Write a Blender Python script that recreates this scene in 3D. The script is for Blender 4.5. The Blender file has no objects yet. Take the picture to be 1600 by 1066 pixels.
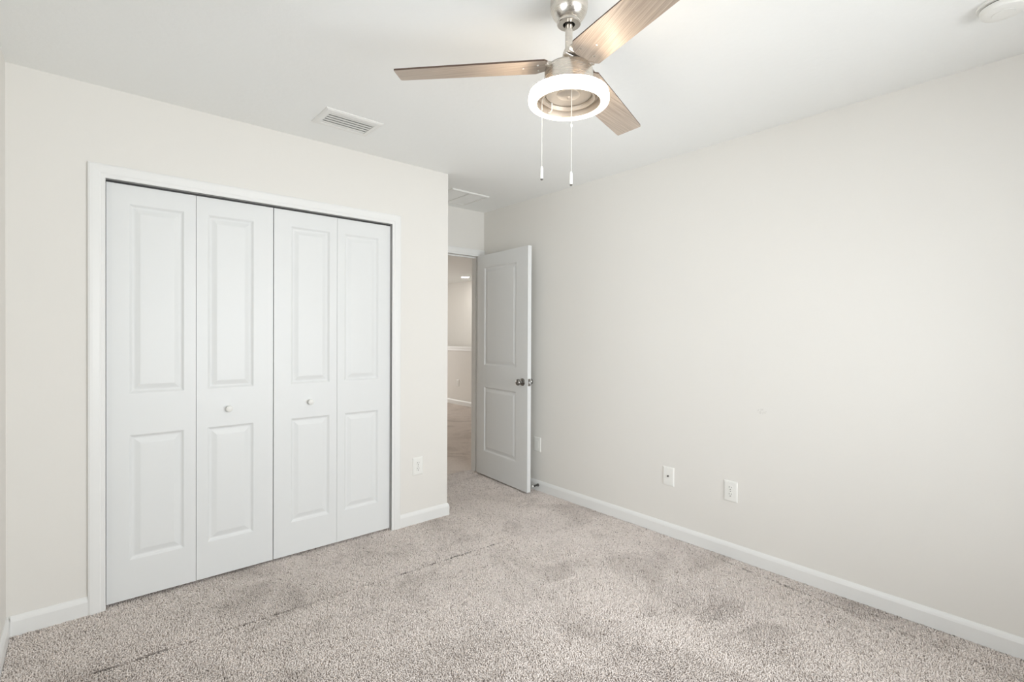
import bpy, bmesh, math
import numpy as np
from mathutils import Matrix, Vector

S = bpy.context.scene
COL = S.collection

# ------------------------------------------------------------------ camera
CAM_H = 1.300
F_PX, CY_PX = 776.913, 526.438
YAW, PITCH, ROLL = math.radians(40.8333), math.radians(-0.3456), math.radians(0.2561)
fwd = Vector((math.sin(YAW)*math.cos(PITCH), math.cos(YAW)*math.cos(PITCH), math.sin(PITCH)))
rgt = Vector((math.cos(YAW), -math.sin(YAW), 0))
upv = rgt.cross(fwd)
r2 = math.cos(ROLL)*rgt + math.sin(ROLL)*upv
u2 = -math.sin(ROLL)*rgt + math.cos(ROLL)*upv
cam_data = bpy.data.cameras.new('camera')
cam_data.sensor_fit = 'HORIZONTAL'
cam_data.sensor_width = 36.0
cam_data.lens = F_PX/1600*36.0
cam_data.shift_y = -(533.0-CY_PX)/1600
cam_data.clip_start = 0.02
cam = bpy.data.objects.new('camera', cam_data)
COL.objects.link(cam)
m = Matrix.Identity(4)
for i in range(3):
    m[i][0] = r2[i]; m[i][1] = u2[i]; m[i][2] = -fwd[i]; m[i][3] = (0, 0, CAM_H)[i]
cam.matrix_world = m
S.camera = cam

# ------------------------------------------------------------------ room numbers (metres)
H = 2.44            # ceiling
XL, XR = -0.2465, 2.871
YB, YC = -0.70, 3.000     # back wall, closet wall
XA, YD = 1.982, 3.732     # closet corner, door wall
WX0, WX1, WZ0, WZ1 = 0.45, 2.45, 0.45, 2.10   # bedroom window opening in the back wall
LY0, LY1 = 0.25, 1.55                                # side window opening in the left wall
HX, HY = 5.220, 11.0      # hall knee wall, hall end

# ------------------------------------------------------------------ world, lights, exposure
W = bpy.data.worlds.new('world'); S.world = W; W.use_nodes = True
bgn = W.node_tree.nodes['Background']
bgn.inputs[0].default_value = (0.85, 0.93, 1.0, 1); bgn.inputs[1].default_value = 1.0

def area(name, loc, rot, sx, sy, power, color):
    L = bpy.data.lights.new(name, 'AREA'); L.shape = 'RECTANGLE'
    L.size, L.size_y, L.energy, L.color = sx, sy, power, color
    o = bpy.data.objects.new(name, L); o.location = loc; o.rotation_euler = rot
    COL.objects.link(o); return o
area('daylight_bedroom_window', ((WX0+WX1)/2, YB-0.16, (WZ0+WZ1)/2), (math.radians(96), 0, 0), WX1-WX0, WZ1-WZ0, 90, (0.95, 0.98, 1.0))
area('daylight_side_window', (XL-0.16, (LY0+LY1)/2, (WZ0+WZ1)/2), (math.radians(92), 0, math.radians(-90)), LY1-LY0, WZ1-WZ0, 23, (0.95, 0.98, 1.0))
area('hall_fill_light', (3.4, HY+0.06, 1.5), (math.radians(-90), 0, 0), 1.5, 1.3, 75, (1.0, 0.97, 0.94))  # added fill to brighten the hall, no window is known there
LAMP_STRENGTH = 9.0         # face of the ring light
LAMP_EDGE = 55.0            # its upper outer edge, boosted to light the blades and ceiling

vs = S.view_settings
S.display_settings.display_device = 'sRGB'
vs.view_transform = 'Standard'; vs.look = 'None'; vs.gamma = 1.0; vs.use_curve_mapping = False
vs.exposure = 0.0
S.cycles.max_bounces = 16
S.cycles.diffuse_bounces = 10
S.cycles.glossy_bounces = 6

# ------------------------------------------------------------------ materials
def mat(name, color, rough=0.5, metal=0.0, spec=0.5):
    M = bpy.data.materials.new(name); M.use_nodes = True
    b = M.node_tree.nodes['Principled BSDF']
    b.inputs['Base Color'].default_value = (*color, 1)
    b.inputs['Roughness'].default_value = rough
    b.inputs['Metallic'].default_value = metal
    b.inputs['Specular IOR Level'].default_value = spec
    return M
def nodes(M):
    nt = M.node_tree
    return nt, nt.nodes, nt.links, nt.nodes['Principled BSDF']
def add_bump(M, scale, strength, dist=0.002, detail=3):
    nt, N, L, b = nodes(M)
    tc = N.new('ShaderNodeTexCoord'); no = N.new('ShaderNodeTexNoise')
    no.inputs['Scale'].default_value = scale; no.inputs['Detail'].default_value = detail
    bu = N.new('ShaderNodeBump'); bu.inputs['Strength'].default_value = strength; bu.inputs['Distance'].default_value = dist
    L.new(tc.outputs['Object'], no.inputs['Vector']); L.new(no.outputs['Fac'], bu.inputs['Height'])
    L.new(bu.outputs['Normal'], b.inputs['Normal'])
    return M

m_wall = add_bump(mat('greige_wall_paint', (0.775, 0.760, 0.726), 0.6, 0, 0.25), 55, 0.10, 0.002)
m_ceil = add_bump(mat('white_ceiling_paint', (0.885, 0.895, 0.885), 0.8, 0, 0.15), 38, 0.28, 0.004, 4)
m_trim = mat('white_trim_paint', (0.81, 0.815, 0.805), 0.35, 0, 0.45)
m_door = add_bump(mat('white_door_paint', (0.765, 0.78, 0.78), 0.38, 0, 0.4), 90, 0.03, 0.001)
m_plate = mat('white_plastic', (0.83, 0.83, 0.80), 0.3, 0, 0.5)
m_white_enamel = mat('white_enamel_metal', (0.82, 0.82, 0.80), 0.4, 0, 0.5)
m_dark = mat('dark_gap', (0.02, 0.018, 0.016), 0.8, 0, 0.2)
m_slot = mat('dark_slot', (0.12, 0.11, 0.10), 0.6)
m_vent_shade = mat('vent_shade_grey', (0.36, 0.36, 0.34), 0.8)
m_track = mat('dark_steel_track', (0.05, 0.05, 0.05), 0.5, 0.5)
m_steel = mat('dark_spring_steel', (0.16, 0.155, 0.15), 0.35, 0.9)
m_pewter = mat('pewter_metal', (0.30, 0.29, 0.275), 0.22, 1.0)
m_edge = mat('dark_walnut_edge', (0.075, 0.045, 0.03), 0.5)
m_chain = mat('pale_bead_chain', (0.80, 0.78, 0.74), 0.35, 0.2)
m_rubber = mat('white_rubber', (0.8, 0.8, 0.78), 0.6)

def scuffed_wall():
    M = m_wall.copy(); M.name = 'greige_wall_paint_scuffed'
    nt, N, L, b = nodes(M)
    tc = N.new('ShaderNodeTexCoord'); mp = N.new('ShaderNodeMapping'); mp.vector_type = 'POINT'
    mp.inputs['Location'].default_value = (-2.871*40, -1.185*40, -0.872*65); mp.inputs['Scale'].default_value = (40, 40, 65)
    ln = N.new('ShaderNodeVectorMath'); ln.operation = 'LENGTH'
    no = N.new('ShaderNodeTexNoise'); no.inputs['Scale'].default_value = 130; no.inputs['Detail'].default_value = 3
    lt = N.new('ShaderNodeMath'); lt.operation = 'LESS_THAN'; lt.inputs[1].default_value = 1.0
    gt = N.new('ShaderNodeMath'); gt.operation = 'GREATER_THAN'; gt.inputs[1].default_value = 0.53
    mu = N.new('ShaderNodeMath'); mu.operation = 'MULTIPLY'
    m3 = N.new('ShaderNodeMath'); m3.operation = 'MULTIPLY'; m3.inputs[1].default_value = 0.30
    mx = N.new('ShaderNodeMix'); mx.data_type = 'RGBA'
    mx.inputs[6].default_value = b.inputs['Base Color'].default_value; mx.inputs[7].default_value = (0.45, 0.43, 0.40, 1)
    L.new(tc.outputs['Object'], mp.inputs[0]); L.new(mp.outputs[0], ln.inputs[0]); L.new(ln.outputs['Value'], lt.inputs[0])
    L.new(tc.outputs['Object'], no.inputs['Vector']); L.new(no.outputs['Fac'], gt.inputs[0])
    L.new(lt.outputs[0], mu.inputs[0]); L.new(gt.outputs[0], mu.inputs[1]); L.new(mu.outputs[0], m3.inputs[0]); L.new(m3.outputs[0], mx.inputs[0])
    L.new(mx.outputs[2], b.inputs['Base Color'])
    return M
m_wall_right = scuffed_wall()

def brushed(name, color, rough):
    M = mat(name, color, rough, 1.0)
    nt, N, L, b = nodes(M)
    tc = N.new('ShaderNodeTexCoord'); mp = N.new('ShaderNodeMapping'); mp.inputs['Scale'].default_value = (6, 6, 900)
    no = N.new('ShaderNodeTexNoise'); no.inputs['Scale'].default_value = 1; no.inputs['Detail'].default_value = 2
    mr = N.new('ShaderNodeMapRange'); mr.inputs['To Min'].default_value = rough-0.06; mr.inputs['To Max'].default_value = rough+0.08
    L.new(tc.outputs['Object'], mp.inputs['Vector']); L.new(mp.outputs['Vector'], no.inputs['Vector'])
    L.new(no.outputs['Fac'], mr.inputs['Value']); L.new(mr.outputs['Result'], b.inputs['Roughness'])
    return M
m_nickel = brushed('brushed_nickel', (0.71, 0.67, 0.615), 0.26)
m_satin = mat('satin_nickel', (0.72, 0.655, 0.58), 0.5, 0.95)

def wood_mat():
    M = mat('washed_oak_blade', (0.5, 0.4, 0.3), 0.42, 0, 0.4)
    nt, N, L, b = nodes(M)
    tc = N.new('ShaderNodeTexCoord'); mp = N.new('ShaderNodeMapping'); mp.inputs['Scale'].default_value = (4.0, 300, 300)
    no = N.new('ShaderNodeTexNoise'); no.inputs['Scale'].default_value = 1; no.inputs['Detail'].default_value = 5; no.inputs['Roughness'].default_value = 0.65
    cr = N.new('ShaderNodeValToRGB')
    e = cr.color_ramp.elements
    e[0].position = 0.30; e[0].color = (0.27, 0.215, 0.175, 1)
    e[1].position = 0.68; e[1].color = (0.56, 0.475, 0.395, 1)
    L.new(tc.outputs['Object'], mp.inputs['Vector']); L.new(mp.outputs['Vector'], no.inputs['Vector'])
    L.new(no.outputs['Fac'], cr.inputs['Fac']); L.new(cr.outputs['Color'], b.inputs['Base Color'])
    return M
m_wood = wood_mat()

def emit_mat(name, color, strength):
    M = mat(name, (0.9, 0.9, 0.88), 0.4)
    b = M.node_tree.nodes['Principled BSDF']
    b.inputs['Emission Color'].default_value = (*color, 1); b.inputs['Emission Strength'].default_value = strength
    return M
m_lamp = emit_mat('lit_acrylic_ring', (1.0, 0.84, 0.66), LAMP_STRENGTH)
m_lamp_edge = emit_mat('boosted_acrylic_edge', (1.0, 0.83, 0.63), LAMP_EDGE)
m_down = emit_mat('lit_downlight_lens', (1.0, 0.96, 0.90), 150.0)

def pane_mat():
    M = bpy.data.materials.new('window_glass'); M.use_nodes = True
    nt = M.node_tree; N = nt.nodes; L = nt.links
    N.remove(N['Principled BSDF'])
    tr = N.new('ShaderNodeBsdfTransparent'); gl = N.new('ShaderNodeBsdfGlossy'); gl.inputs['Roughness'].default_value = 0.02
    fr = N.new('ShaderNodeFresnel'); mx = N.new('ShaderNodeMixShader')
    L.new(fr.outputs[0], mx.inputs[0]); L.new(tr.outputs[0], mx.inputs[1]); L.new(gl.outputs[0], mx.inputs[2])
    L.new(mx.outputs[0], N['Material Output'].inputs[0])
    return M
m_pane = pane_mat()

def carpet_mat(pile_tufts=False):
    M = mat('carpet_pile_yarn' if pile_tufts else 'carpet_backing', (0.4, 0.36, 0.33), 0.95, 0, 0.1)
    nt, N, L, b = nodes(M)
    tc = N.new('ShaderNodeTexCoord')
    def noise(scale, detail, rough=0.5, dist=0.0, vec=None):
        n = N.new('ShaderNodeTexNoise'); n.inputs['Scale'].default_value = scale; n.inputs['Detail'].default_value = detail
        n.inputs['Roughness'].default_value = rough; n.inputs['Distortion'].default_value = dist
        L.new(vec or tc.outputs['Object'], n.inputs['Vector']); return n.outputs['Fac']
    def ramp(fac, stops):
        r = N.new('ShaderNodeValToRGB'); e = r.color_ramp.elements
        while len(e) < len(stops): e.new(0.5)
        for k, (p, c) in enumerate(stops): e[k].position = p; e[k].color = (*c, 1)
        L.new(fac, r.inputs['Fac']); return r.outputs['Color']
    def mixc(fac, a, c, mode='MIX'):
        x = N.new('ShaderNodeMix'); x.data_type = 'RGBA'; x.blend_type = mode
        for sock, v in ((x.inputs[0], fac), (x.inputs[6], a), (x.inputs[7], c)):
            if hasattr(v, 'is_output'): L.new(v, sock)
            else: sock.default_value = v if isinstance(v, float) else (*v, 1)
        return x.outputs[2]
    def math_(op, a, c=0.0):
        x = N.new('ShaderNodeMath'); x.operation = op
        for sock, v in ((x.inputs[0], a), (x.inputs[1], c)):
            if hasattr(v, 'is_output'): L.new(v, sock)
            else: sock.default_value = v
        return x.outputs[0]
    if pile_tufts:
        fine = N.new('ShaderNodeNewGeometry').outputs['Random Per Island']
        col = ramp(fine, [(0.0, (0.36, 0.32, 0.29)), (0.04, (0.62, 0.57, 0.535)), (0.25, (0.80, 0.75, 0.71)), (0.70, (0.86, 0.81, 0.77)), (1.0, (0.93, 0.89, 0.86))])
    else:
        fine = noise(190, 2, 0.75)
        col = ramp(fine, [(0.28, (0.42, 0.375, 0.345)), (0.42, (0.72, 0.665, 0.625)), (0.60, (0.80, 0.745, 0.70)), (0.75, (0.88, 0.83, 0.79))])
        bu = N.new('ShaderNodeBump'); bu.inputs['Strength'].default_value = 0.7; bu.inputs['Distance'].default_value = 0.006
        L.new(fine, bu.inputs['Height']); L.new(bu.outputs['Normal'], b.inputs['Normal'])
    big = noise(2.4, 6, 0.66, 0.6)
    pile = ramp(big, [(0.36, (0.79, 0.76, 0.745)), (0.50, (0.97, 0.945, 0.935)), (0.60, (1.0, 0.975, 0.965))])
    col = mixc(1.0, col, pile, 'MULTIPLY')
    # dark dirt and backing in the seam, painted shading for the right wall groove, darkened dents
    sx = N.new('ShaderNodeSeparateXYZ'); L.new(tc.outputs['Object'], sx.inputs[0])
    X, Y = sx.outputs[0], sx.outputs[1]
    ab = lambda a, c: math_('ABSOLUTE', math_('SUBTRACT', a, c))
    wob = math_('MULTIPLY', math_('SUBTRACT', noise(9, 2), 0.5), 0.016)
    Yw = math_('ADD', Y, wob)
    seam = math_('LESS_THAN', ab(Yw, math_('ADD', math_('MULTIPLY', X, -0.042), 2.468)), 0.0055)
    seam = math_('MULTIPLY', seam, math_('MULTIPLY', math_('LESS_THAN', X, 2.02), math_('GREATER_THAN', noise(24, 2), 0.42)))
    d1 = math_('MULTIPLY', math_('LESS_THAN', ab(Yw, 2.333), 0.006), math_('LESS_THAN', ab(X, 1.945), 0.05))
    d2 = math_('MULTIPLY', math_('LESS_THAN', ab(X, 1.985), 0.005), math_('LESS_THAN', ab(Y, 2.28), 0.05))
    tr = math_('LESS_THAN', ab(math_('ADD', X, wob), math_('ADD', math_('MULTIPLY', Y, 0.09), 2.668)), 0.008)
    tr = math_('MULTIPLY', tr, math_('MULTIPLY', math_('LESS_THAN', Y, 1.5), math_('GREATER_THAN', noise(20, 3), 0.5)))
    marks = math_('MAXIMUM', math_('MAXIMUM', seam, math_('MULTIPLY', tr, 0.6)), math_('MULTIPLY', math_('MAXIMUM', d1, d2), 0.8))
    col = mixc(math_('MULTIPLY', marks, 0.75), col, (0.15, 0.13, 0.115))
    L.new(col, b.inputs['Base Color'])
    return M
m_pile = carpet_mat(True)
m_carpet = carpet_mat()

# ------------------------------------------------------------------ mesh helpers
def obj(name, bm, material, parent=None, smooth=False, bevel=0.0, loc=None, rot=None):
    bmesh.ops.recalc_face_normals(bm, faces=bm.faces)
    me = bpy.data.meshes.new(name); bm.to_mesh(me); bm.free()
    for x in (material if isinstance(material, (list, tuple)) else [material]): me.materials.append(x)
    o = bpy.data.objects.new(name, me); COL.objects.link(o)
    if parent is not None: o.parent = parent
    if loc is not None: o.location = loc
    if rot is not None: o.rotation_euler = rot
    if smooth:
        for f in me.polygons: f.use_smooth = True
        try: me.set_sharp_from_angle(angle=math.radians(38))
        except Exception: pass
    if bevel:
        bv = o.modifiers.new('bevel', 'BEVEL'); bv.width = bevel; bv.segments = 2; bv.limit_method = 'ANGLE'
    return o
def tag(o, label, cat, kind=None, group=None):
    o['label'] = label; o['category'] = cat
    if kind: o['kind'] = kind
    if group: o['group'] = group
    return o
def empty(name, loc, rotz=0.0):
    o = bpy.data.objects.new(name, None); o.empty_display_size = 0.1
    o.location = loc; o.rotation_euler = (0, 0, rotz); COL.objects.link(o); return o
def box(bm, x0, x1, y0, y1, z0, z1):
    v = [bm.verts.new(p) for p in ((x0,y0,z0),(x1,y0,z0),(x1,y1,z0),(x0,y1,z0),(x0,y0,z1),(x1,y0,z1),(x1,y1,z1),(x0,y1,z1))]
    for f in ((0,3,2,1),(4,5,6,7),(0,1,5,4),(1,2,6,5),(2,3,7,6),(3,0,4,7)): bm.faces.new([v[i] for i in f])
    return v
def boxes(*bs):
    bm = bmesh.new()
    for b in bs: box(bm, *b)
    return bm
def lathe(bm, prof, seg=48, mtx=None, cap=True, closed=False):
    """prof = [(radius, z), ...] spun round z."""
    rings = []
    for r, z in prof:
        ring = []
        for k in range(seg):
            a = 2*math.pi*k/seg
            p = Vector((r*math.cos(a), r*math.sin(a), z))
            ring.append(bm.verts.new(mtx @ p if mtx else p))
        rings.append(ring)
    n = len(rings)
    for i in range(n if closed else n-1):
        a, b = rings[i], rings[(i+1) % n]
        for k in range(seg):
            bm.faces.new((a[k], a[(k+1) % seg], b[(k+1) % seg], b[k]))
    if cap and not closed:
        bm.faces.new(rings[0]); bm.faces.new(rings[-1])
    return rings
def prism(bm, pts, z0, z1, fn=None):
    fn = fn or (lambda x, y, z: (x, y, z))
    a = [bm.verts.new(fn(x, y, z0)) for x, y in pts]; b = [bm.verts.new(fn(x, y, z1)) for x, y in pts]
    n = len(pts)
    bm.faces.new(a); bm.faces.new(b)
    for i in range(n): bm.faces.new((a[i], a[(i+1) % n], b[(i+1) % n], b[i]))
def tube(bm, pts, r, seg=8):
    rings = []
    for i, p in enumerate(pts):
        p = Vector(p); t = (Vector(pts[min(i+1, len(pts)-1)])-Vector(pts[max(i-1, 0)])).normalized()
        s = Vector((0, 0, 1)) if abs(t.z) < 0.9 else Vector((1, 0, 0))
        u = t.cross(s).normalized(); w = t.cross(u).normalized()
        rings.append([bm.verts.new(p + r*(math.cos(2*math.pi*k/seg)*u + math.sin(2*math.pi*k/seg)*w)) for k in range(seg)])
    for a, b in zip(rings, rings[1:]):
        for k in range(seg): bm.faces.new((a[k], a[(k+1) % seg], b[(k+1) % seg], b[k]))
    bm.faces.new(rings[0]); bm.faces.new(rings[-1])
def sweep_plan(bm, path, prof):
    """baseboard: path in plan, room side is on the LEFT of the direction; prof=[(thickness, z)]"""
    P = [Vector(p) for p in path]; n = len(P); cols = []
    for i in range(n):
        ds = []
        if i > 0: ds.append((P[i]-P[i-1]).normalized())
        if i < n-1: ds.append((P[i+1]-P[i]).normalized())
        ns = [Vector((-d.y, d.x)) for d in ds]
        nn = sum(ns, Vector((0, 0))).normalized(); k = 1/max(0.3, nn.dot(ns[0]))
        cols.append([bm.verts.new((P[i].x+nn.x*t*k, P[i].y+nn.y*t*k, z)) for t, z in prof])
    for a, b in zip(cols, cols[1:]):
        for j in range(len(prof)-1): bm.faces.new((a[j], b[j], b[j+1], a[j+1]))
        bm.faces.new((a[-1], b[-1], b[0], a[0]))
    bm.faces.new(cols[0]); bm.faces.new(cols[-1])
BASE = [(0, -0.008), (0.013, -0.008), (0.013, 0.060), (0.0105, 0.070), (0.008, 0.076), (0.0035, 0.083), (0, 0.083)]
def baseboard(name, *paths):
    bm = bmesh.new()
    for p in paths: sweep_plan(bm, p, BASE)
    return obj(name, bm, m_trim)
CASING = [(0, 0), (0, 0.010), (0.004, 0.0125), (0.016, 0.0125), (0.022, 0.0150), (0.046, 0.0165), (0.056, 0.0165), (0.0635, 0.013), (0.0635, 0)]
def casing(bm, x0, x1, zt, y, sgn=-1, left=True, z0=-0.008, left_clip=None):
    """mitred three-sided casing round an opening on the plane y (protrudes sgn*y)"""
    pts = []
    for u, h in CASING:
        yy = y + sgn*h
        row = [(x0-u, yy, z0), (x0-u, yy, zt+u), (x1+u, yy, zt+u), (x1+u, yy, z0)]
        if not left: row = [(x0, yy, zt+u), (x1+u, yy, zt+u), (x1+u, yy, z0)]
        pts.append([bm.verts.new(p) for p in row])
    n = len(pts)
    for i in range(n):
        a, b = pts[i], pts[(i+1) % n]
        for k in range(len(a)-1): bm.faces.new((a[k], a[k+1], b[k+1], b[k]))
    bm.faces.new([r[0] for r in pts]); bm.faces.new([r[-1] for r in pts])

# ------------------------------------------------------------------ the shell
T = 0.115
def struct(name, bm, material, label, cat, **kw):
    return tag(obj(name, bm, material, **kw), label, cat, 'structure')
def value_noise(x, y, scale, seed, octaves=3):
    """smooth 2-D noise in -1..1 on numpy arrays"""
    rg = np.random.default_rng(seed); tab = rg.random((256, 256))*2-1
    out = np.zeros_like(x); amp = 1.0; tot = 0.0
    for o in range(octaves):
        u = x*scale*2**o+17.3*o; w = y*scale*2**o+5.1*o
        i = np.floor(u).astype(int); j = np.floor(w).astype(int); fx = u-i; fy = w-j
        fx = fx*fx*(3-2*fx); fy = fy*fy*(3-2*fy)
        g = lambda a, c: tab[a % 256, c % 256]
        out += amp*((g(i, j)*(1-fx)+g(i+1, j)*fx)*(1-fy)+(g(i, j+1)*(1-fx)+g(i+1, j+1)*fx)*fy)
        tot += amp; amp *= 0.55
    return out/tot
def carpet_floor():
    """backing slab plus every tuft of the cut pile, leaning in drifts, with the seam and the dents left open"""
    rg = np.random.default_rng(7)
    x0, x1, y0, y1 = XL+0.004, XR-0.004, -0.2, YD+T
    st = 0.0062
    nx, ny = int((x1-x0)/st), int((y1-y0)/st)
    gx, gy = np.meshgrid(np.arange(nx), np.arange(ny))
    X = (x0+(gx+0.5+0.5*(gy % 2))*st).ravel(); Y = (y0+(gy+0.5)*st).ravel()
    X = X+(rg.random(X.size)-0.5)*st*0.9; Y = Y+(rg.random(X.size)-0.5)*st*0.9
    keep = (X < x1) & (Y < y1)
    keep &= ~((X > XA-0.03) & (X < XA) & (Y > YC+0.02)) & ~((X < XA-0.02) & (Y > YC+0.10))
    # only what can be seen from around the doorway-facing corner
    wob = value_noise(X, Y, 9, 3)*0.006
    seam = np.abs(Y-(2.468-0.042*X)+wob)
    gap = value_noise(X, Y, 22, 5)
    keep &= ~((seam < 0.0065) & (X < 2.03) & (gap > -0.25))
    dent = (np.abs(Y-2.333+wob) < 0.009) & (np.abs(X-1.945) < 0.05) | (np.abs(X-1.985+wob) < 0.0075) & (np.abs(Y-2.28) < 0.05)
    keep &= ~dent
    track = np.abs(X-(2.668+0.09*Y)+2*wob)
    keep &= ~((track < 0.0075) & (Y < 1.5) & (value_noise(X, Y, 16, 8) > -0.05))
    X, Y = X[keep], Y[keep]; n = X.size
    # lean: long drifts from the vacuum and feet, plus each tuft's own twist
    ang = value_noise(X, Y, 1.7, 11, 3)*4.2+0.6+rg.normal(0, 0.55, n)
    lean = np.clip(0.42+0.38*value_noise(X, Y, 2.6, 12, 4)+rg.normal(0, 0.13, n), 0.02, 1.0)
    h = 0.0082*(1+0.10*rg.normal(0, 1, n).clip(-2, 2))*(1+0.14*value_noise(X, Y, 30, 13, 2))
    sparse = value_noise(X, Y, 14, 21, 4) + 0.55*value_noise(X, Y, 3, 22, 3)
    h = np.where((sparse > 0.30) & (rg.random(n) < 0.13), h*0.45, h)     # trodden-down tufts in loose clusters
    dx, dy = np.cos(ang)*lean, np.sin(ang)*lean
    rad = 0.0037*(1+0.2*rg.normal(0, 1, n).clip(-2, 2)); tw = rg.random(n)*2*np.pi
    zb = -0.008
    V = np.zeros((n, 7, 3), np.float32)
    for k in range(3):
        a = tw+k*2*np.pi/3
        V[:, k] = np.stack([X+rad*0.75*np.cos(a), Y+rad*0.75*np.sin(a), np.full(n, zb-0.0005)], 1)
        a = a+0.7
        V[:, 3+k] = np.stack([X+dx*h*0.62+rad*1.08*np.cos(a), Y+dy*h*0.62+rad*1.08*np.sin(a), zb+h*0.84], 1)
    V[:, 6] = np.stack([X+dx*h*0.95, Y+dy*h*0.95, zb+h*(1.08-0.12*lean)], 1)
    pad = XR-0.0135
    V[:, :, 0] = np.clip(V[:, :, 0], XL+0.0135, None)
    far = Y < YD-0.02
    V[far, :, 0] = np.minimum(V[far, :, 0], pad)
    tri = np.array([[0,1,4],[0,4,3],[1,2,5],[1,5,4],[2,0,3],[2,3,5],[3,4,6],[4,5,6],[5,3,6]])
    F = (np.arange(n)[:, None, None]*7+tri[None]).reshape(-1, 3)
    bm = boxes((XL-0.15, XR, YB-0.1, YD+T, -0.06, -0.008), (0.5, HX+0.06, YD+T, HY+0.1, -0.06, -0.0015))
    bmesh.ops.recalc_face_normals(bm, faces=bm.faces)
    bv = np.array([v.co[:] for v in bm.verts], np.float32); bm.verts.index_update()
    bf = [[v.index for v in f.verts] for f in bm.faces]; bm.free()
    nb = len(bv)
    me = bpy.data.meshes.new('floor')
    co = np.concatenate([bv, V.reshape(-1, 3)])
    loops = np.concatenate([np.array([i for f in bf for i in f]), (F+nb).ravel()]).astype(np.int32)
    sizes = np.concatenate([np.array([len(f) for f in bf]), np.full(len(F), 3)]).astype(np.int32)
    starts = np.concatenate([[0], np.cumsum(sizes)[:-1]]).astype(np.int32)
    me.vertices.add(len(co)); me.vertices.foreach_set('co', co.ravel())
    me.loops.add(len(loops)); me.loops.foreach_set('vertex_index', loops)
    me.polygons.add(len(sizes)); me.polygons.foreach_set('loop_start', starts)
    try: me.polygons.foreach_set('loop_total', sizes)
    except Exception: pass
    mi = np.concatenate([np.zeros(len(bf)), np.ones(len(F))]).astype(np.int32)
    me.polygons.foreach_set('material_index', mi)
    sm = np.concatenate([np.zeros(len(bf)), np.ones(len(F))]).astype(bool)
    me.polygons.foreach_set('use_smooth', sm)
    me.materials.append(m_carpet); me.materials.append(m_pile)
    me.update(calc_edges=True); me.validate()
    o = bpy.data.objects.new('floor', me); COL.objects.link(o); return o
tag(carpet_floor(), 'speckled beige grey carpet over the whole bedroom floor and hallway', 'floor', 'structure')
struct('ceiling', boxes((XL-0.15, 6.6, YB-0.1, HY+0.1, H, H+0.1)), m_ceil, 'textured white ceiling above the bedroom and hallway', 'ceiling')
struct('wall_left', boxes((XL-0.12, XL, YB-0.12, LY0, 0, H), (XL-0.12, XL, LY1, YC+0.75, 0, H), (XL-0.12, XL, LY0, LY1, 0, WZ0), (XL-0.12, XL, LY0, LY1, WZ1, H)), m_wall, 'beige wall at the extreme left edge of the room', 'wall')
# closet wall with its opening, the return beside the entry, the closet's own back
CX0, CX1, CZ = 0.082, 1.5405, 2.0165       # closet opening
struct('wall_closet', boxes((XL, CX0-0.012, YC, YC+T, 0, H), (CX1+0.012, XA, YC, YC+T, 0, H), (CX0-0.012, CX1+0.012, YC, YC+T, CZ+0.012, H),
                            (XA-T, XA, YC+T, YD, 0, H), (XL, XA-T, YD-0.05, YD+T, 0, H)), m_wall,
       'beige wall around the white closet doors', 'wall')
DX0, DX1, DZ = 2.052, 2.815, 2.018          # bedroom doorway
struct('wall_entry', boxes((XA, DX0-0.006, YD, YD+T, 0, H), (DX1+0.018, XR, YD, YD+T, 0, H), (DX0-0.006, DX1+0.018, YD, YD+T, DZ+0.018, H)), m_wall,
       'short beige wall over the open doorway to the hall', 'wall')
struct('wall_right', boxes((XR, XR+0.12, YB-0.12, YD+T, 0, H)), m_wall_right, 'long bare beige wall with outlets on the right', 'wall')
struct('wall_back', boxes((XL, WX0, YB-0.12, YB, 0, H), (WX1, XR, YB-0.12, YB, 0, H), (WX0, WX1, YB-0.12, YB, 0, WZ0), (WX0, WX1, YB-0.12, YB, WZ1, H)), m_wall,
       'beige wall with the window opposite the closet', 'wall')
# hallway
struct('wall_hall_front', boxes((XR+0.12, 6.40, YD, YD+T, -1.2, H)), m_wall, 'hallway wall beside the bedroom doorway', 'wall')
struct('wall_hall_left', boxes((0.5, 0.6, YD+T, HY, 0, H)), m_wall, 'hallway wall on the closet side', 'wall')
struct('wall_hall_end', boxes((0.5, 2.65, HY, HY+0.1, -1.2, H), (4.15, 6.5, HY, HY+0.1, -1.2, H), (2.65, 4.15, HY, HY+0.1, -1.2, 0.85), (2.65, 4.15, HY, HY+0.1, 2.15, H)), m_wall, 'end wall of the hallway', 'wall')
struct('wall_stair', boxes((6.36, 6.46, YD+T, HY, -1.2, H)), m_wall, 'tall pale wall behind the hallway half wall', 'wall')
struct('wall_half', boxes((HX, HX+0.11, YD+T, HY, -1.2, 1.035)), m_wall, 'beige half wall in the hallway seen through the doorway', 'wall')
bm = boxes((HX-0.03, HX+0.14, YD+T, HY, 1.035, 1.06), (HX-0.014, HX, YD+T, HY, 0.985, 1.035), (HX-0.02, HX, YD+T, HY, 1.02, 1.035))
struct('trim_3', bm, m_trim, 'white cap on top of the hallway half wall', 'trim', bevel=0.003)
struct('floor_stairwell', boxes((HX+0.11, 6.36, YD+T, HY, -1.3, -1.2)), m_carpet, 'carpeted lower landing behind the half wall', 'floor')

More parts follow.
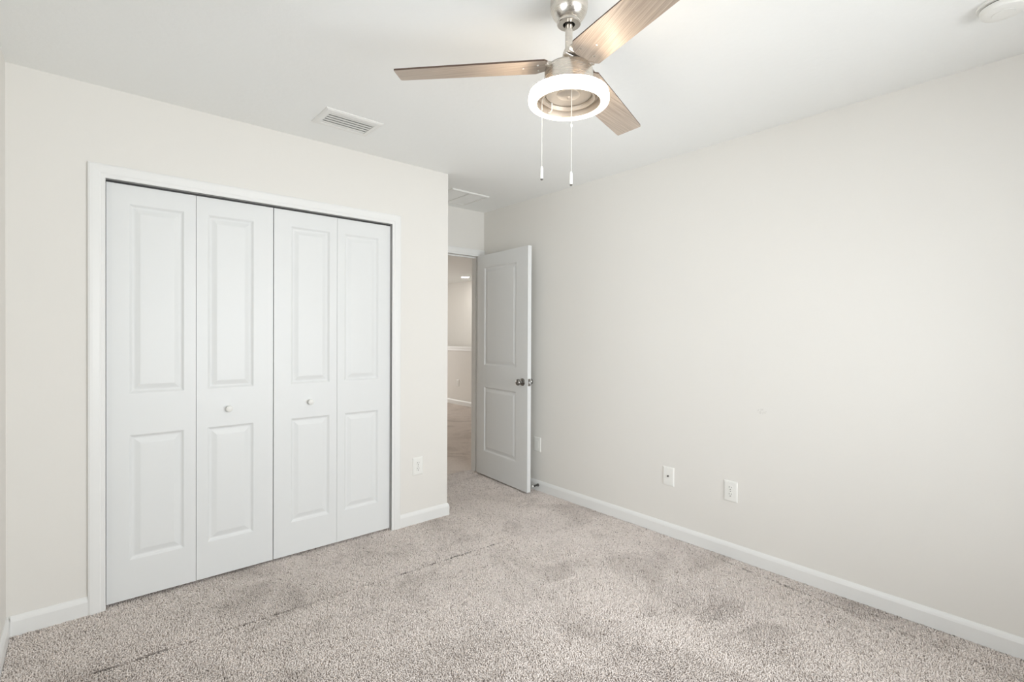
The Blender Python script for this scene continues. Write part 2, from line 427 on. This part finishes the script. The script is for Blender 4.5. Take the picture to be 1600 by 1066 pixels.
# baseboards (room on the left of the path direction)
def base(name, label, *paths): tag(baseboard(name, *paths), label, 'baseboard', 'structure')
base('baseboard_left', 'white baseboard at the foot of the far left wall', [(XL, YC-0.0005), (XL, YB)])
base('baseboard_closet', 'white baseboard pieces either side of the closet casing and round the corner',
     [(CX0-0.0635, YC), (XL+0.013, YC)], [(XA, YD), (XA, YC), (CX1+0.0635, YC)])
base('baseboard_right', 'white baseboard along the long right wall', [(XR, YB), (XR, YD)])
base('baseboard_back', 'white baseboard under the bedroom window', [(XL+0.013, YB), (XR-0.013, YB)])
base('baseboard_hall', 'white baseboard along the hallway half wall', [(HX, YD+T), (HX, HY)])

# closet casing and jambs
bm = bmesh.new(); casing(bm, CX0, CX1, CZ, YC)
box(bm, CX0-0.012, CX0, YC-0.010, YC+T, -0.008, CZ); box(bm, CX1, CX1+0.012, YC-0.010, YC+T, -0.008, CZ)
box(bm, CX0-0.012, CX1+0.012, YC-0.010, YC+T, CZ, CZ+0.012)
struct('trim_1', bm, m_trim, 'white casing around the closet opening', 'trim')
bm = boxes((CX0, CX1, YC+0.016, YC+0.040, CZ-0.011, CZ))
struct('trim_4', bm, m_track, 'dark sliding track above the closet doors', 'trim')
# doorway casing, jambs and stops
bm = bmesh.new(); casing(bm, DX0, DX1-0.009, DZ, YD)
box(bm, DX0-0.006, DX0, YD-0.010, YD+T, -0.008, DZ); box(bm, DX1, DX1+0.018, YD-0.010, YD+T, -0.008, DZ)
box(bm, DX0-0.006, DX1+0.018, YD-0.010, YD+T, DZ, DZ+0.018)
box(bm, DX0, DX1, YD+0.040, YD+0.075, DZ-0.011, DZ); box(bm, DX1-0.011, DX1, YD+0.040, YD+0.075, 0, DZ-0.011)
struct('trim_2', bm, m_trim, 'white casing and jamb of the bedroom doorway', 'trim')

# ------------------------------------------------------------------ window behind the camera
def window(name, label, loc, rotz, width, wh):
    """local +y points into the room"""
    w = tag(empty(name, loc, rotz), label, 'window', 'structure')
    ww = width/2
    bm = boxes((-ww, -ww+0.05, -0.10, -0.03, 0, wh), (ww-0.05, ww, -0.10, -0.03, 0, wh), (-ww+0.05, ww-0.05, -0.10, -0.03, 0, 0.05),
               (-ww+0.05, ww-0.05, -0.10, -0.03, wh-0.05, wh), (-ww+0.05, ww-0.05, -0.095, -0.035, wh/2-0.02, wh/2+0.02))
    obj('window_frame', bm, m_trim, w, bevel=0.003)
    for a, b in ((0.05, wh/2-0.02), (wh/2+0.02, wh-0.05)):
        obj('pane', boxes((-ww+0.05, ww-0.05, -0.068, -0.062, a, b)), m_pane, w)
    obj('window_sill', boxes((-ww-0.03, ww+0.03, -0.03, 0.03, -0.02, 0.0)), m_trim, w, bevel=0.004)
window('window_1', 'white framed bedroom window opposite the closet', ((WX0+WX1)/2, YB, WZ0), 0, WX1-WX0, WZ1-WZ0)
window('window_2', 'white framed bedroom window opposite the long bare wall', (XL, (LY0+LY1)/2, WZ0), math.radians(-90), LY1-LY0, WZ1-WZ0)
window('added_hall_window', 'unseen white framed window added at the end of the hallway for its light', (3.4, HY, 0.85), math.radians(180), 1.5, 1.3)  # unseen, added as an opening for the hall fill light

# ------------------------------------------------------------------ panelled doors
def panel_face(bm, x0, x1, z0, z1, px0, px1, panels, y, s):
    """a door face at y (s=+1: recesses go towards +y). panels = [(za, zb), ...]"""
    xs = [x0, px0, px1, x1]; zs = [z0]
    for a, b in panels: zs += [a, b]
    zs.append(z1)
    V = {}
    def vert(i, j):
        if (i, j) not in V: V[(i, j)] = bm.verts.new((xs[i], y, zs[j]))
        return V[(i, j)]
    for i in range(3):
        for j in range(len(zs)-1):
            c = [vert(i, j), vert(i+1, j), vert(i+1, j+1), vert(i, j+1)]
            if i == 1 and j % 2 == 1:
                ring = c; a0, a1, b0, b1 = xs[1], xs[2], zs[j], zs[j+1]
                for ins, dep in ((0.004, 0.0022), (0.010, 0.0075), (0.014, 0.0090), (0.019, 0.0090), (0.024, 0.0078), (0.042, 0.0022), (0.046, 0.0018)):
                    nr = [bm.verts.new(p) for p in ((a0+ins, y+s*dep, b0+ins), (a1-ins, y+s*dep, b0+ins), (a1-ins, y+s*dep, b1-ins), (a0+ins, y+s*dep, b1-ins))]
                    for k in range(4): bm.faces.new((ring[k], ring[(k+1) % 4], nr[(k+1) % 4], nr[k]))
                    ring = nr
                bm.faces.new(ring)
            else:
                bm.faces.new(c)
    return [vert(0, 0), vert(3, 0), vert(3, len(zs)-1), vert(0, len(zs)-1)], xs, zs, vert
def door_slab(x0, x1, z0, z1, px0, px1, panels, th):
    bm = bmesh.new()
    panel_face(bm, x0, x1, z0, z1, px0, px1, panels, 0.0, 1)
    panel_face(bm, x0, x1, z0, z1, px0, px1, panels, th, -1)
    zs = [z0] + [z for p in panels for z in p] + [z1]; xs = [x0, px0, px1, x1]
    for a, b in zip(zs, zs[1:]):
        for x in (x0, x1): bm.faces.new([bm.verts.new(p) for p in ((x, 0, a), (x, th, a), (x, th, b), (x, 0, b))])
    for a, b in zip(xs, xs[1:]):
        for z in (z0, z1): bm.faces.new([bm.verts.new(p) for p in ((a, 0, z), (b, 0, z), (b, th, z), (a, th, z))])
    bmesh.ops.remove_doubles(bm, verts=bm.verts, dist=1e-5)
    return bm
# two bifold closet doors
PAN = [(0.200, 0.803), (1.003, 1.915)]
ZD0, ZD1 = 0.014, 2.0045
YF = YC+0.008
def bifold(name, label, leaves, pins, knob_x):
    root = tag(empty(name, (leaves[0][0], YF, 0)), label, 'closet door', 'structure')
    ox = leaves[0][0]
    made = []
    for (a, b, p, q) in leaves:
        made.append(obj('door_leaf', door_slab(a-ox, b-ox, ZD0, ZD1, p-ox, q-ox, PAN, 0.030), m_door, root))
    bm = bmesh.new()
    rot = Matrix.Translation(Vector((knob_x-ox, 0, 0.893))) @ Matrix.Rotation(math.radians(90), 4, 'X')
    lathe(bm, [(0.0085, 0.0), (0.0085, 0.008), (0.0095, 0.011), (0.0145, 0.015), (0.0165, 0.021), (0.0150, 0.027), (0.0090, 0.0305), (0.002, 0.0315)], 32, rot)
    leaf = made[1] if knob_x > leaves[0][1] else made[0]
    obj('knob', bm, m_plate, leaf, smooth=True)
    for px in pins:
        bm = bmesh.new(); lathe(bm, [(0.004, ZD1-0.001), (0.004, CZ-0.0112)], 12, Matrix.Translation(Vector((px-ox, 0.005, 0))))
        obj('pivot_pin', bm, m_rubber, root, smooth=True)
    return root
bifold('door_2', 'white panelled bifold closet door on the left', [(0.0845, 0.4440, 0.171, 0.393), (0.4460, 0.8155, 0.496, 0.716)], (0.110, 0.773), 0.593)
bifold('door_3', 'white panelled bifold closet door on the right', [(0.8200, 1.1815, 0.912, 1.137), (1.1830, 1.5345, 1.229, 1.453)], (0.848, 1.505), 1.019)

# bedroom door, standing open against the right wall
DANG = math.radians(-94.25)
dr = tag(empty('door_1', (2.778, 3.708, 0), DANG), 'white two panel bedroom door standing open near the right wall', 'door', 'structure')
slab = obj('door_slab', door_slab(0.0, 0.755, 0.013, 2.016, 0.117, 0.598, [(0.232, 0.818), (1.014, 1.900)], 0.035), m_door, dr)
def knob_set(s, y):
    bm = bmesh.new()
    rot = Matrix.Translation(Vector((0.690, y, 0.905))) @ Matrix.Rotation(math.radians(90*s), 4, 'X')
    lathe(bm, [(0.031, 0.0), (0.031, 0.004), (0.027, 0.009), (0.016, 0.011), (0.012, 0.014), (0.0115, 0.026), (0.016, 0.031),
               (0.0245, 0.038), (0.0265, 0.047), (0.0245, 0.055), (0.017, 0.061), (0.002, 0.0635)], 40, rot)
    return bm
obj('door_knob', knob_set(1, 0.0), m_pewter, dr, smooth=True)
obj('door_knob', knob_set(-1, 0.035), m_pewter, dr, smooth=True)
lp = obj('latch_plate', boxes((0.755, 0.7562, 0.005, 0.030, 0.876, 0.934)), m_pewter, dr)
bm = bmesh.new(); prism(bm, [(0.7562, 0.0115), (0.766, 0.0215), (0.7562, 0.0235)], 0.897, 0.913)
obj('latch_bolt', bm, m_pewter, lp)
for z in (0.25, 1.02, 1.80):
    bm = bmesh.new(); lathe(bm, [(0.0055, z-0.045), (0.0055, z+0.045)], 12, Matrix.Translation(Vector((-0.006, 0.040, 0))))
    box(bm, -0.0015, 0.0, 0.004, 0.036, z-0.045, z+0.045)
    obj('hinge', bm, m_pewter, dr, smooth=True)

# ------------------------------------------------------------------ ceiling fan with ring light
FX, FY = 1.2528, 1.1608
fan = tag(empty('ceiling_fan', (FX, FY, H)), 'brushed nickel ceiling fan with three washed oak blades and glowing ring light', 'ceiling fan')
Z = lambda z: z-H
def rev(name, prof, material, parent=fan, seg=64, cap=True, closed=False):
    bm = bmesh.new(); lathe(bm, [(r, Z(z)) for r, z in prof], seg, None, cap, closed)
    return obj(name, bm, material, parent, smooth=True)
canopy = rev('canopy', [(0.0620, 2.4400), (0.0630, 2.432), (0.0640, 2.420), (0.0640, 2.408), (0.0610, 2.394), (0.0540, 2.380), (0.0450, 2.369), (0.0380, 2.3635), (0.0380, 2.3600)], m_nickel)
rev('collar', [(0.0385, 2.3640), (0.0405, 2.3600), (0.0405, 2.3535), (0.0380, 2.3510), (0.0205, 2.3510), (0.0195, 2.3560), (0.0195, 2.364)], m_nickel, canopy)
rev('ball_socket', [(0.0193, 2.3620), (0.0193, 2.3575), (0.0127, 2.3560)], m_dark, canopy)
rev('downrod', [(0.0127, 2.3640), (0.0127, 2.2480)], m_nickel, seg=32)
rev('yoke_cover', [(0.0135, 2.2680), (0.0160, 2.2660), (0.0190, 2.2500), (0.0250, 2.2380), (0.0310, 2.2300), (0.0310, 2.2185)], m_nickel)
rev('motor_housing', [(0.0300, 2.2185), (0.0640, 2.2110), (0.0760, 2.2040), (0.0815, 2.1950), (0.0825, 2.1850), (0.0825, 2.1080), (0.0800, 2.1080), (0.0790, 2.1200)], m_nickel)
rev('bottom_plate', [(0.0788, 2.1150), (0.0740, 2.1110), (0.0640, 2.1125), (0.0400, 2.1150), (0.0030, 2.1160)], m_satin)
hub_cap = rev('switch_cap', [(0.0400, 2.1160), (0.0390, 2.1125), (0.0340, 2.1105), (0.0150, 2.1080), (0.0060, 2.1070), (0.0050, 2.1000), (0.0015, 2.0990)], m_satin)
# light kit: metal pan, inner wall and lit acrylic ring
rev('light_pan', [(0.0830, 2.1190), (0.1310, 2.1190), (0.1335, 2.1160), (0.1110, 2.1150), (0.1085, 2.1100), (0.1085, 2.0846), (0.1065, 2.0846), (0.1060, 2.1120), (0.0990, 2.1140), (0.0915, 2.1040), (0.0890, 2.0990), (0.0835, 2.0990)],
    m_satin, cap=False, closed=True)
rp = []
for k in range(25):                       # rounded D-section, flat inside
    a = math.radians(-90+180*k/24)
    rp.append((0.1240+0.0130*math.copysign(abs(math.cos(a))**0.7, math.cos(a)), 2.0965+0.0160*math.copysign(abs(math.sin(a))**0.7, math.sin(a))))
rp = [(0.1110, 2.1125), (0.1090, 2.1110), (0.1090, 2.0835), (0.1110, 2.0805)] + rp
ring = rev('light_ring', rp, [m_lamp, m_lamp_edge], cap=False, closed=True)
for f in ring.data.polygons:
    if f.normal.z > 0.12 and math.hypot(f.center.x, f.center.y) > 0.125: f.material_index = 1
# clip inside the ring
cdir = Vector((-0.757, 0.653, 0)); vdir = Vector((0.653, 0.757, 0))
c0 = cdir*0.052 + vdir*0.058
bm = bmesh.new()
tube(bm, [c0+Vector((0, 0, Z(2.113))), c0+Vector((0, 0, Z(2.100))), c0+vdir*0.006+Vector((0, 0, Z(2.091))), c0+vdir*0.018+cdir*0.004+Vector((0, 0, Z(2.088))), c0+vdir*0.026+cdir*0.010+Vector((0, 0, Z(2.092)))], 0.0025, 10)
obj('wire_clip', bm, m_chain, fan, smooth=True)

# blades: measured outline in (s, t); s along the blade, t across it
TH, TL, SK = 2.2204662, -0.1857992, -0.009429
W0, W1, O0, O1, RB = 0.130759, 0.105140, 0.0022057, 0.0915543, 0.583908
ZB = 2.2107
def bl_pt(s, t):
    w_ = W0+(W1-W0)*s/RB; of = O0+(O1-O0)*s/RB
    return s+SK*t, t*w_/2+of
OUT = [(0.112, -1), (0.080, -0.64), (0.070, -0.3), (0.066, 0.2), (0.066, 0.70), (0.082, 1.0), (0.20, 1.012), (0.35, 1.02), (0.50, 1.012), (RB-0.006, 1.0), (RB-0.0015, 0.98), (RB, 0.93),
       (RB, -0.90), (RB-0.003, -0.965), (RB-0.012, -1.0), (0.35, -1.0)]
bl_pts = [bl_pt(s, t) for s, t in OUT]
def blade_mesh():
    bm = bmesh.new(); th = 0.0055
    lo = [bm.verts.new((x, y, 0)) for x, y in bl_pts]; hi = [bm.verts.new((x, y, th)) for x, y in bl_pts]
    f0 = bm.faces.new(lo); f0.material_index = 0
    f1 = bm.faces.new(hi); f1.material_index = 1
    n = len(lo)
    for i in range(n):
        f = bm.faces.new((lo[i], lo[(i+1) % n], hi[(i+1) % n], hi[i])); f.material_index = 1
    return bm
blade0 = None
tilt = Matrix.Rotation(TL, 4, 'X')
for k in range(3):
    ang = TH + k*2*math.pi/3
    if blade0 is None:
        b = obj('blade', blade_mesh(), [m_wood, m_edge], fan); blade0 = b
        bm = bmesh.new()
        pts = [(0.020, -0.028), (0.060, -0.030), (0.095, -0.040), (0.135, -0.030), (0.166, 0.008), (0.166, 0.032), (0.130, 0.062), (0.085, 0.052), (0.060, 0.034), (0.020, 0.028)]
        prism(bm, pts, 0.0056, 0.0096)
        iron0 = obj('blade_arm', bm, m_nickel, b, bevel=0.001)
        lug0 = bmesh.new()
        prism(lug0, [(0.052, -0.046), (0.072, -0.042), (0.0675, -0.012), (0.0635, 0.012), (0.0635, 0.040), (0.074, 0.058), (0.066, 0.066), (0.048, 0.052), (0.044, 0.0)], -0.007, 0.0056)
        lug0 = obj('arm_lug', lug0, m_nickel, b, bevel=0.0015)
        sc0 = []
        for s, t in ((0.101, -0.40), (0.103, 0.42), (0.153, 0.02)):
            x, y = bl_pt(s, t); bm = bmesh.new()
            lathe(bm, [(0.0045, 0.0), (0.0043, -0.0015), (0.0028, -0.0028), (0.0005, -0.0032)], 16, Matrix.Translation(Vector((x, y, 0))))
            sc0.append(obj('screw', bm, m_nickel, b, smooth=True))
    else:
        b = blade0.copy(); COL.objects.link(b); b.parent = fan
        for ch in [iron0, lug0] + sc0:
            c = ch.copy(); COL.objects.link(c); c.parent = b
    b.matrix_local = Matrix.Translation(Vector((0, 0, Z(ZB)))) @ Matrix.Rotation(ang, 4, 'Z') @ tilt

# two pull chains
def pull_chain(px, py, ztop, zfob, zend):
    bm = bmesh.new()
    z = ztop
    tube(bm, [(px, py, Z(ztop)), (px, py, Z(zfob))], 0.0007, 6)
    while z > zfob:
        bmesh.ops.create_uvsphere(bm, u_segments=8, v_segments=6, radius=0.0013, matrix=Matrix.Translation(Vector((px, py, Z(z))))); z -= 0.0042
    ch = obj('pull_chain', bm, m_chain, fan, smooth=True)
    bm = bmesh.new()
    lathe(bm, [(0.0015, Z(zfob)+0.002), (0.0035, Z(zfob)), (0.0045, Z(zfob)-0.008), (0.0050, Z(zend)+0.010), (0.0044, Z(zend)+0.006), (0.0042, Z(zend)+0.004)], 20, Matrix.Translation(Vector((px, py, 0))))
    fob = obj('fob', bm, m_plate, ch, smooth=True)
    bm = bmesh.new()
    lathe(bm, [(0.0045, Z(zend)+0.0045), (0.0045, Z(zend)+0.001), (0.002, Z(zend))], 20, Matrix.Translation(Vector((px, py, 0))))
    f2 = obj('fob_tip', bm, m_pewter, ch, smooth=True); f2['label'] = 'dark metal tip of the pull fob'
    return ch
p1 = cdir*0.090
pull_chain(p1.x, p1.y, 2.104, 1.870, 1.824)
p2 = -vdir*0.052 + cdir*(-0.004)
c2 = pull_chain(p2.x, p2.y, 2.112, 1.835, 1.790)
bm = bmesh.new()
lathe(bm, [(0.0012, Z(1.995)), (0.0032, Z(1.993)), (0.0036, Z(1.986)), (0.0012, Z(1.981))], 16, Matrix.Translation(Vector((p2.x, p2.y, 0))))
obj('chain_connector', bm, m_chain, c2, smooth=True)

# ------------------------------------------------------------------ ceiling fittings
v = tag(empty('air_vent', (1.087, 2.624, H)), 'white louvred supply air vent in the bedroom ceiling above the closet', 'air vent')
def frame_ring(bm, ox, oy, ix, iy, zt, zb, lip):
    """rectangular picture frame hanging below z=0: outer half sizes ox, oy; inner ix, iy"""
    def ring(a, b, z): return [bm.verts.new(p) for p in ((-a, -b, z), (a, -b, z), (a, b, z), (-a, b, z))]
    rs = [ring(ox, oy, zt), ring(ox, oy, zt-0.003), ring(ox-lip, oy-lip, zb), ring(ix, iy, zb), ring(ix, iy, zt)]
    for a, b in zip(rs, rs[1:]):
        for k in range(4): bm.faces.new((a[k], a[(k+1) % 4], b[(k+1) % 4], b[k]))
bm = bmesh.new(); frame_ring(bm, 0.155, 0.113, 0.122, 0.075, 0, -0.009, 0.010)
obj('frame', bm, m_white_enamel, v)
obj('vent_backing', boxes((-0.122, 0.122, -0.075, 0.075, -0.0012, -0.0002)), m_vent_shade, v)  # flat grey sheet, its colour stands in for the shade inside the vent
for k in range(5):
    y = -0.058 + k*0.0285
    bm = boxes((-0.121, 0.121, -0.0128, 0.0128, -0.0006, 0.0006))
    obj('louver', bm, m_white_enamel, v, loc=(0, y, -0.0068), rot=(math.radians(8), 0, 0))

g = tag(empty('return_grille', (2.376, 3.437, H)), 'white two panel return air grille in the ceiling above the doorway', 'air vent')
bm = bmesh.new(); frame_ring(bm, 0.184, 0.182, 0.160, 0.158, 0, -0.010, 0.006)
box(bm, -0.008, 0.008, -0.158, 0.158, -0.0095, -0.002)
obj('frame', bm, m_white_enamel, g)
obj('vent_backing', boxes((-0.160, 0.160, -0.158, 0.158, -0.0012, -0.0002)), m_white_enamel, g)
for a, b in ((-0.159, -0.009), (0.009, 0.159)):
    bm = bmesh.new()
    for k in range(20):
        y = -0.152+k*0.016; v4 = box(bm, a, b, y-0.0085, y+0.0085, -0.0052, -0.0042)
        bmesh.ops.rotate(bm, verts=v4, cent=(0, y, -0.0047), matrix=Matrix.Rotation(math.radians(-20), 3, 'X'))
    obj('louver_panel', bm, m_white_enamel, g)

sd = tag(empty('smoke_detector', (2.387, 0.196, H)), 'round white smoke detector in the ceiling by the right wall', 'smoke detector')
def rev2(name, prof, material, parent, seg=56):
    bm = bmesh.new(); lathe(bm, prof, seg); return obj(name, bm, material, parent, smooth=True)
rev2('base', [(0.070, 0.0), (0.070, -0.006), (0.068, -0.009), (0.050, -0.0095)], m_plate, sd)
rev2('vent_band', [(0.055, -0.009), (0.055, -0.015)], m_slot, sd)
rev2('body', [(0.058, -0.0125), (0.062, -0.0150), (0.062, -0.024), (0.057, -0.032), (0.044, -0.036), (0.030, -0.0365), (0.029, -0.038), (0.002, -0.038)], m_plate, sd)

dl = tag(empty('recessed_light', (5.838, 8.203, H)), 'lit round recessed downlight in the hallway ceiling', 'downlight')
bm = bmesh.new(); lathe(bm, [(0.095, 0.0), (0.095, -0.003), (0.088, -0.006), (0.076, -0.004), (0.076, 0.0)], 40, None, False, True)
obj('trim_ring', bm, m_white_enamel, dl, smooth=True)
rev2('lens', [(0.076, -0.0005), (0.076, -0.0035), (0.002, -0.0045)], m_down, dl, 40)

# ------------------------------------------------------------------ wall plates
PW, PH = 0.0395, 0.0600
def plate_mesh(hw=PW, hh=PH):
    """plate in the local xz plane facing -y"""
    bm = bmesh.new()
    def ring(a, b, y): return [bm.verts.new(p) for p in ((-a, y, -b), (a, y, -b), (a, y, b), (-a, y, b))]
    rs = [ring(hw, hh, 0), ring(hw, hh, -0.0025), ring(hw-0.0025, hh-0.0025, -0.0050), ring(hw-0.008, hh-0.008, -0.0064)]
    for a, b in zip(rs, rs[1:]):
        for k in range(4): bm.faces.new((a[k], a[(k+1) % 4], b[(k+1) % 4], b[k]))
    bm.faces.new(rs[-1]); bm.faces.new(rs[0])
    return bm
def y_prism(bm, pts, y0, y1):
    prism(bm, pts, y0, y1, lambda x, z, y: (x, y, z))
def plate_root(name, label, cat, loc, rotz, group=None):
    r = tag(empty(name, loc, rotz), label, cat, group=group)
    obj('cover_plate', plate_mesh(), m_plate, r)
    return r
def outlet(label, loc, rotz):
    r = plate_root('wall_outlet', label, 'outlet', loc, rotz, 'electrical outlets on the walls')
    for zc in (0.0195, -0.0195):
        bm = bmesh.new()
        pts = []
        for k in range(24):
            a = 2*math.pi*k/24
            pts.append((max(-0.0145, min(0.0145, 0.0172*math.cos(a))), zc+0.0168*math.sin(a)))
        y_prism(bm, pts, -0.0064, -0.0082)
        rc = obj('receptacle', bm, m_plate, r)
        bm = bmesh.new()
        box(bm, -0.0078, -0.0054, -0.0086, -0.0081, zc+0.0005, zc+0.0095)
        box(bm, 0.0054, 0.0078, -0.0086, -0.0081, zc+0.0015, zc+0.0085)
        pts = [(0.0030*math.cos(2*math.pi*k/12), zc-0.0075+0.0030*math.sin(2*math.pi*k/12)) for k in range(12)]
        y_prism(bm, pts, -0.0081, -0.0086)
        obj('slots', bm, m_slot, rc)
    bm = bmesh.new()
    y_prism(bm, [(0.0025*math.cos(2*math.pi*k/12), 0.0025*math.sin(2*math.pi*k/12)) for k in range(12)], -0.0063, -0.0074)
    obj('screw', bm, m_slot, r)
    return r
RW = math.radians(-90)   # local -y -> world -x : plates on the right wall
outlet('white duplex outlet between the closet casing and the entry corner', (1.7415, YC, 0.390), 0.0)
outlet('white duplex outlet on the long right wall, nearest the camera', (XR, 1.357, 0.385), RW)
outlet('small pale outlet low on the hallway half wall', (HX, 7.555, 0.392), RW)
r = plate_root('cable_plate', 'white wall plate with a single cable jack on the right wall', 'wall plate', (XR, 1.765, 0.383), RW)
bm = bmesh.new(); rot = Matrix.Translation(Vector((0, -0.0064, 0.002))) @ Matrix.Rotation(math.radians(90), 4, 'X')
lathe(bm, [(0.0062, 0.0), (0.0062, 0.003), (0.0046, 0.0032), (0.0046, 0.0085)], 16, rot)
j = obj('cable_jack', bm, m_pewter, r, smooth=True)
bm = bmesh.new(); lathe(bm, [(0.0036, 0.0085), (0.0036, 0.0089)], 12, rot); obj('jack_hole', bm, m_dark, j)
for zc in (0.045, -0.041):
    bm = bmesh.new(); y_prism(bm, [(0.0025*math.cos(2*math.pi*k/12), zc+0.0025*math.sin(2*math.pi*k/12)) for k in range(12)], -0.0063, -0.0072)
    obj('screw', bm, m_plate, r)
r = plate_root('rocker_plate', 'white wall plate on the right wall just beside the open door edge', 'wall plate', (XR, 2.990, 0.380), RW)
bm = bmesh.new(); y_prism(bm, [(-0.0165, -0.033), (0.0165, -0.033), (0.0165, 0.033), (-0.0165, 0.033)], -0.0063, -0.0085)
obj('rocker', bm, m_plate, r, bevel=0.0015)

# spring door stop on the baseboard behind the door
ds = tag(empty('door_stop', (XR-0.013, 2.967, 0.048), 0), 'dark spring door stop on the baseboard behind the open door', 'door stop')
bm = bmesh.new(); lathe(bm, [(0.0125, 0.0), (0.0125, 0.004), (0.008, 0.009), (0.006, 0.012)], 20, Matrix.Rotation(math.radians(-90), 4, 'Y'))
obj('mount', bm, m_steel, ds, smooth=True)
bm = bmesh.new(); pts = []
for k in range(14*12+1):
    a = 2*math.pi*k/12; pts.append((-0.010-0.048*k/(14*12), 0.0062*math.cos(a), 0.0062*math.sin(a)))
tube(bm, pts, 0.0013, 6); obj('spring', bm, m_steel, ds, smooth=True)
bm = bmesh.new(); lathe(bm, [(0.0070, 0.056), (0.0085, 0.058), (0.0085, 0.068), (0.006, 0.0715)], 20, Matrix.Rotation(math.radians(-90), 4, 'Y'))
obj('rubber_tip', bm, m_rubber, ds, smooth=True)
